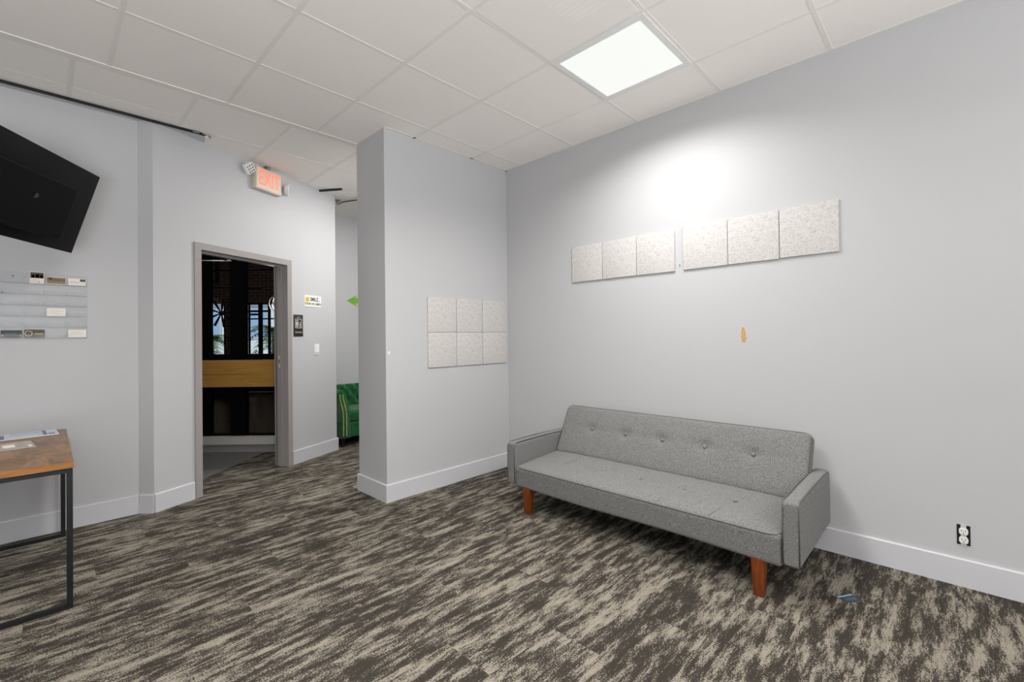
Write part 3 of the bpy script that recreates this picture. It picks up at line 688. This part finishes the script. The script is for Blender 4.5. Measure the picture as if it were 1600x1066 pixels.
# ------------------------------------------------------------------ green chair in the hall
def build_green():
    W, D = .96, .66; x0, y0 = 2.338, 5.05
    t = thing('green_armchair', 'tufted green velvet armchair with brass nailheads in the hall', 'armchair', (x0, y0, 0))
    # arms: S profile
    out = [(.035, .105), (.03, .30), (.028, .44), (.012, .52), (0, .58), (.002, .635), (.03, .665), (.065, .66), (.088, .62), (.10, .54), (.125, .46), (.14, .38), (.145, .105)]
    for s in (0, 1):
        P = [((W-x) if s else x, z) for x, z in out]
        bm = prism(bmesh.new(), P, 0, D-.02, axis='y'); bevel(bm, .008, 2)
        arm = obj('arm', bm, VELVET, t, smooth=50)
        for row in (.014, .052):
            line = [(.045+row, .14), (.045+row, .34), (.04+row, .43), (.022+row, .50), (.006+row, .57), (.004+row, .63)]
            nb = bmesh.new()
            for (xa, za), (xb, zb) in zip(line, line[1:]):
                n_ = max(1, int(math.hypot(xb-xa, zb-za)/.017))
                for k in range(n_):
                    x = xa+(xb-xa)*k/n_; z = za+(zb-za)*k/n_
                    lathe(nb, [(.0068, 0), (.005, .004), (.001, .006)], 7, M=Matrix.Translation(((W-x) if s else x, -.001, z)) @ Matrix.Rotation(PI/2, 4, 'X'))
            nt_ = obj('nailhead_trim', nb, mat('brass', (235, 215, 130), .4, metal=.3), arm, smooth='all'); nt_['kind'] = 'stuff'; nt_['label'] = 'double row of brass nailheads'
    # tufted back
    bw, bh = W-.26, .42
    def tuft(p, n):
        q = p.copy()
        if p.y < 0:
            u = p.x/.13; v = (p.z)/.11; d = 0
            for i in range(-4, 5):
                for j in range(-3, 4):
                    cx_ = (i+(.5 if j % 2 else 0))*.13; cz_ = j*.09; d += math.exp(-((p.x-cx_)**2+(p.z-cz_)**2)/.0011)
            q.y += .038*min(1, d)-.012*abs(math.sin(PI*(u+v)/1))*0
            g = abs(math.sin(PI*(p.x/.13+p.z/.18)))*abs(math.sin(PI*(p.x/.13-p.z/.18))); q.y -= .02*g
        return q
    Mb = Matrix.Translation((W/2, D-.12, .47)) @ Matrix.Rotation(-.16, 4, 'X')
    obj('backrest', cushion(bw+.04, .16, bh, .06, tuft, .014, M=Mb), VELVET, t, smooth='all')
    sc_ = cushion(bw, .50, .13, .045, lambda p, n: p+Vector((0, 0, .015 if p.z > 0 else 0)), .04, M=Matrix.Translation((W/2, .27, .335)))
    obj('seat_cushion', sc_, VELVET, t, smooth='all')
    def fr_(p, n):
        q = p.copy()
        if p.y < 0:
            for i in range(-2, 3): q.y += .02*math.exp(-((p.x-i*.14-.01)**2+(p.z-.02)**2)/.0008)
        return q
    obj('seat_base', cushion(bw+.02, .56, .17, .02, fr_, .018, M=Matrix.Translation((W/2, .30, .19))), VELVET, t, smooth='all')
    obj('rear_panel', bevel(bx(.05, W-.05, D-.05, D, .105, .66), .01), VELVET, t, smooth=40)
    LB = mat('black_wood', (14, 12, 12), .3)
    for x in (.075, W-.075):
        for y in (.055, D-.06):
            obj('leg', lathe(bmesh.new(), [(.014, 0), (.018, .012), (.012, .022), (.026, .05), (.022, .068), (.032, .085), (.032, .11)], 16, M=Matrix.Translation((x, y, 0))), LB, t, smooth=40)
build_green()

# ------------------------------------------------------------------ lobby seen through the doorway
LA = math.atan2(-.7174497, .69651044)
ML = Matrix.Rotation(LA, 4, 'Z')              # local x = right, y = away, from the point under the camera
# smooth floor beyond the doorway and lobby floor
bm = prism(bmesh.new(), [(.30, 4.275), (.972, 4.869), (1.72, 5.536), (1.66, 5.62), (1.22, 6.12), (.2, 7.2), (-.6, 7.9), (-.6, 4.42), (.3, 4.42)], 0, .004)
o = obj('floor_hall', bm, mat('grey_tile', (112, 112, 110), .45, noise=.08, nscale=5)); struct(o)
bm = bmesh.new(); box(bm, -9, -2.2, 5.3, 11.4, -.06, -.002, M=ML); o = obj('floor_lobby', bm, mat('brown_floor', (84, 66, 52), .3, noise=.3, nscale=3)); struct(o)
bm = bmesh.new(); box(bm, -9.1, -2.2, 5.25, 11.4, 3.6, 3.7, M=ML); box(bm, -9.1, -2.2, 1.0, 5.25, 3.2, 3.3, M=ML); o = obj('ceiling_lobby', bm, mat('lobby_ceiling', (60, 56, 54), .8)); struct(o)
# curb under the partition
PR0, PR1, PD = -6.3, -2.45, 5.10
bm = bmesh.new(); box(bm, PR0, PR1, PD, PD+.16, 0, .089, M=ML); o = obj('trim_2', bm, mat('curb_grey', (150, 146, 144), .6)); struct(o, 'grey lower curb under the glass partition', 'trim')
bm = bmesh.new(); box(bm, PR0, PR1, PD-.02, PD+.16, .089, .178, M=ML); o = obj('trim_3', bm, mat('curb_pale', (205, 200, 196), .5)); struct(o, 'pale upper curb under the glass partition', 'trim')
# partition frame, beams, panes
w1 = bmesh.new()
def pf(x0, x1, z0, z1, d0=.04, d1=.07): box(w1, x0, x1, PD+d0, PD+d1, z0, z1, M=ML)
pf(PR0, PR1, .178, .20); pf(PR0, PR1, .722, .74); pf(PR0, PR1, 1.03, 1.10); pf(PR0, PR1, 3.0, 3.2)
for a, b in ((-4.1, -3.96), (-3.54, -3.41), (-3.187, -3.01), (-2.60, -2.45)): pf(a, b, .178, 3.2, .03, .08)
pf(-3.36, -3.335, 1.9, 2.45); pf(-3.41, -2.6, 2.035, 2.06); pf(-3.41, -3.187, 1.845, 1.86); pf(-3.01, -2.85, 1.83, 1.85)
pf(-5.2, -4.1, 2.035, 2.06); pf(-3.96, -3.54, 2.035, 2.06)
o = obj('window_1', w1, DARK); struct(o, 'dark framed glass partition seen through the doorway', 'window')
bm = bmesh.new(); box(bm, PR0, PR1, PD+.06, PD+.066, .2, .722, M=ML); q = obj('glass_pane', bm, SMOKE, o); q['label'] = 'smoky brown lower pane'
bm = bmesh.new(); box(bm, PR0, PR1, PD+.06, PD+.066, 1.10, 3.0, M=ML); q = obj('glass_pane', bm, TINT, o)
for z0, z1, l in ((.735, .871, 'lower'), (.875, 1.035, 'upper')):
    bm = bmesh.new(); box(bm, PR0, PR1, PD-.03, PD+.02, z0, z1, M=ML)
    t = obj('wooden_rail', bm, BEAM); tag(t, 'honey coloured wooden board across the glass partition, %s of the two' % l, 'rail', 'wooden boards across the partition')
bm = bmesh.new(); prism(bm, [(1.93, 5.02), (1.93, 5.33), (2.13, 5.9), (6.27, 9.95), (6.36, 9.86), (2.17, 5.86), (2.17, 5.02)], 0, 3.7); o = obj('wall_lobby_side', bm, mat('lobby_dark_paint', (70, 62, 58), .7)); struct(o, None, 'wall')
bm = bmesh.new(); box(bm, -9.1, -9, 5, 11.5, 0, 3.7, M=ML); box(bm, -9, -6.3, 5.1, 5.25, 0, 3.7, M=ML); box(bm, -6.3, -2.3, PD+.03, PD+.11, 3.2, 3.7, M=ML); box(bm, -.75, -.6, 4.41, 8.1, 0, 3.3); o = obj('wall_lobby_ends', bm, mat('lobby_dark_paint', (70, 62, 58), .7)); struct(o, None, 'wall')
# dim lobby lamp (pendant globes light the bricks)
# far brick wall with storefront opening
FD = 11.0; k11 = FD/708.93
def fr_r(px): return (px-800)*k11
def fz(py): return 1.257-(py-531.6)*k11
bm = bmesh.new()
box(bm, -9, -2.3, FD, FD+.08, fz(474), 3.7, M=ML); box(bm, -9, fr_r(322), FD, FD+.08, 0, fz(474), M=ML); box(bm, fr_r(352), fr_r(380), FD, FD+.08, 0, fz(474), M=ML); box(bm, fr_r(436), -2.3, FD, FD+.08, 0, fz(474), M=ML)
box(bm, fr_r(322), fr_r(352), FD, FD+.08, 0, .45, M=ML)
o = obj('wall_lobby_far', bm, BRICK); struct(o, None, 'wall')
bm = bmesh.new()
def sf(px0, px1, py0, py1): box(bm, fr_r(px0), fr_r(px1), FD+.02, FD+.06, fz(py0), fz(py1), M=ML)
for a, b in ((380, 382.5), (406, 409), (418, 421.5), (387.5, 389.5), (403, 405), (434, 436)): sf(a, b, 474, 612)
sf(380, 420, 485, 488); sf(380, 436, 497.5, 499.5); sf(388, 405, 490, 493); sf(380, 436, 474, 476); sf(380, 436, 600, 612); sf(322, 324, 474, 583); sf(349, 352, 474, 583); sf(322, 352, 574, 583)
o = obj('window_2', bm, DARK); struct(o, 'black framed storefront windows and door in the far brick wall', 'window')
bm = bmesh.new(); box(bm, fr_r(380), fr_r(436), FD+.03, FD+.035, .05, fz(474), M=ML); box(bm, fr_r(322), fr_r(352), FD+.03, FD+.035, .45, fz(474), M=ML)
obj('glass_pane', bm, CLEAR, o)
# pale awning edge above left window
bm = bmesh.new(); box(bm, fr_r(324), fr_r(343), FD-.35, FD, fz(473), fz(465), M=ML); t = obj('window_awning', bm, mat('awning_tan', (190, 176, 158), .8)); tag(t, 'pale box blind above the left window of the far brick wall', 'blind')
# starburst
c = ML @ Vector(((346-800)*.01128, 8.0, 1.257+(531.6-489)*.01128))
t = thing('starburst_ornament', 'black star shaped metal ornament hanging behind the glass partition', 'ornament', tuple(c), LA)
obj('hub', lathe(bmesh.new(), [(.03, -.03), (.045, 0), (.03, .03)], 14, M=Matrix.Rotation(PI/2, 4, 'X')), BLACK, t, smooth=40)
for k in range(9):
    a = 2*PI*k/9+.15; M = Matrix.Rotation(a, 4, 'Y')
    obj('blade', prism(bmesh.new(), [(-.008, .03), (.008, .03), (.022, .25), (-.022, .25)], -.008, .008, axis='y', M=M), BLACK, t)
obj('hanging_rod', tube(bmesh.new(), [(0, 0, 0), (0, 0, 3.6-c.z)], .007, 6), BLACK, t)
# lantern
c = ML @ Vector(((430-800)*.00987, 7.0, 1.257+(531.6-475)*.00987))
t = thing('pendant_lantern', 'round black wire pendant lantern near the right side of the doorway view', 'lantern', tuple(c), LA)
bm = bmesh.new()
for k in range(4):
    a = PI*k/4; tube(bm, [(.09*math.cos(b)*math.cos(a), .09*math.cos(b)*math.sin(a), .11*math.sin(b)) for b in [2*PI*j/20 for j in range(20)]], .006, 5, closed=True)
obj('wire_cage', bm, BLACK, t); obj('bulb', lathe(bmesh.new(), [(.012, .05), (.03, .01), (.034, -.015), (.02, -.04), (.003, -.048)], 16), mat('bulb_glass', (230, 230, 220), .1), t, smooth='all')
ld = bpy.data.lights.new('lantern_glow', 'POINT'); ld.energy = 55; ld.color = (1, .85, .7); ld.shadow_soft_size = .05; lo = bpy.data.objects.new('lantern_glow', ld); C.objects.link(lo); lo.parent = t; lo.location = (0, 0, -.02)
obj('cord', tube(bmesh.new(), [(0, 0, .1), (0, 0, 3.6-c.z)], .005, 6), BLACK, t)
# door closer rod under the head of the frame
t = thing('door_closer', 'metal door closer arm reaching out from under the door head', 'closer', tuple(dw(.70, 0, JZ-.02)), DA)
obj('shoe', bx(-.02, .02, .11, .145, -.012, .02), CHROME, t); obj('arm', tube(bmesh.new(), [(0, .13, -.008), (-.30, .42, -.03)], .007, 8), CHROME, t, smooth=30)

# exterior
bm = bmesh.new(); box(bm, -60, 40, 11.3, 60, -.2, -.05, M=ML); o = obj('ground_outside', bm, mat('asphalt', (120, 122, 126), .9, noise=.2, nscale=6)); struct(o, None, 'ground')
t = thing('building_outside', 'pale rendered building across the street beyond the far windows', 'building', tuple(ML @ Vector((-12, 24, 0))), LA)
obj('facade', bx(-14, 14, 0, 6, 0, 9), mat('render_pale', (222, 226, 224), .8), t)
for x in (-6.2, -4.1, -1.6, .9, 3.0, 5.4):
    f = obj('window', bx(x-.75, x+.75, -.05, 0, 1.3, 3.0), mat('out_frame', (190, 202, 210), .5), t); obj('pane', bx(x-.66, x+.66, -.06, -.05, 1.4, 2.9), mat('out_pane', (150, 180, 204), .4), f)
obj('canopy', bx(-14, 14, -.8, 0, 3.6, 3.8), mat('canopy_blue', (176, 196, 212), .6), t)
def palm(r, d, h, s, label):
    c = ML @ Vector((r, d, 0)); t = thing('palm', label, 'palm', tuple(c), 0, 'palms outside the far windows')
    obj('trunk', tube(bmesh.new(), [(0, 0, -.05), (.02, 0, h*.5), (0, 0, h)], .09, 10, r2=.06), mat('palm_trunk', (120, 100, 78), .9, noise=.4, nscale=20), t, smooth='all')
    rng = random.Random(int(r*10))
    lf = bmesh.new()
    for k in range(16):
        a = 2*PI*k/16+rng.uniform(-.1, .1); e = rng.uniform(.1, 1.1); L_ = s*rng.uniform(.8, 1.1)
        pts = []
        for j in range(8):
            u = j/7; pts.append(Vector((math.cos(a)*L_*u*math.cos(e*(1-u*.5)), math.sin(a)*L_*u*math.cos(e*(1-u*.5)), h+L_*u*math.sin(e)-.75*L_*u*u)))
        tube(lf, pts, .008, 4, r2=.003)
        for j in range(1, 8):
            p = pts[j]; dr = (pts[j]-pts[j-1]).normalized(); sd = dr.cross(Vector((0, 0, 1))).normalized()
            for sg in (-1, 1):
                for q_ in (0, .5):
                    b0 = p-dr*q_*L_/7; tip = b0+sd*sg*L_*.30*(1-.5*j/7)+dr*L_*.1-Vector((0, 0, .05*L_))
                    v = [lf.verts.new(b0-dr*.03), lf.verts.new(b0+dr*.03), lf.verts.new(tip), lf.verts.new(b0+Vector((0, 0, .006)))]
                    lf.faces.new((v[0], v[2], v[1])); lf.faces.new((v[0], v[3], v[2])); lf.faces.new((v[3], v[1], v[2]))
    obj('fronds', lf, mat('palm_green', (96, 128, 74), .6, noise=.3, nscale=8), t)
palm(-9.4, 14.2, 1.25, 1.0, 'green palm outside the left far window'); palm(-7.35, 14.0, 1.5, .95, 'green palm outside the right edge of the far storefront'); palm(-9.0, 17.5, 1.1, .8, 'smaller green palm outside the storefront door')
sun = bpy.data.lights.new('sun', 'SUN'); sun.energy = 2.6; sun.angle = .02; so = bpy.data.objects.new('sun', sun); C.objects.link(so); so.location = (0, 0, 12)
so.rotation_euler = (Vector((-.6, -.45, .66))).to_track_quat('Z', 'Y').to_euler()
# unseen lamp added behind the door wall to brighten curb and boards
ceiling_light(.55, 5.15, 'added fill light shaped as a square ceiling panel, in the corridor behind the doorway', LAMP*.16)
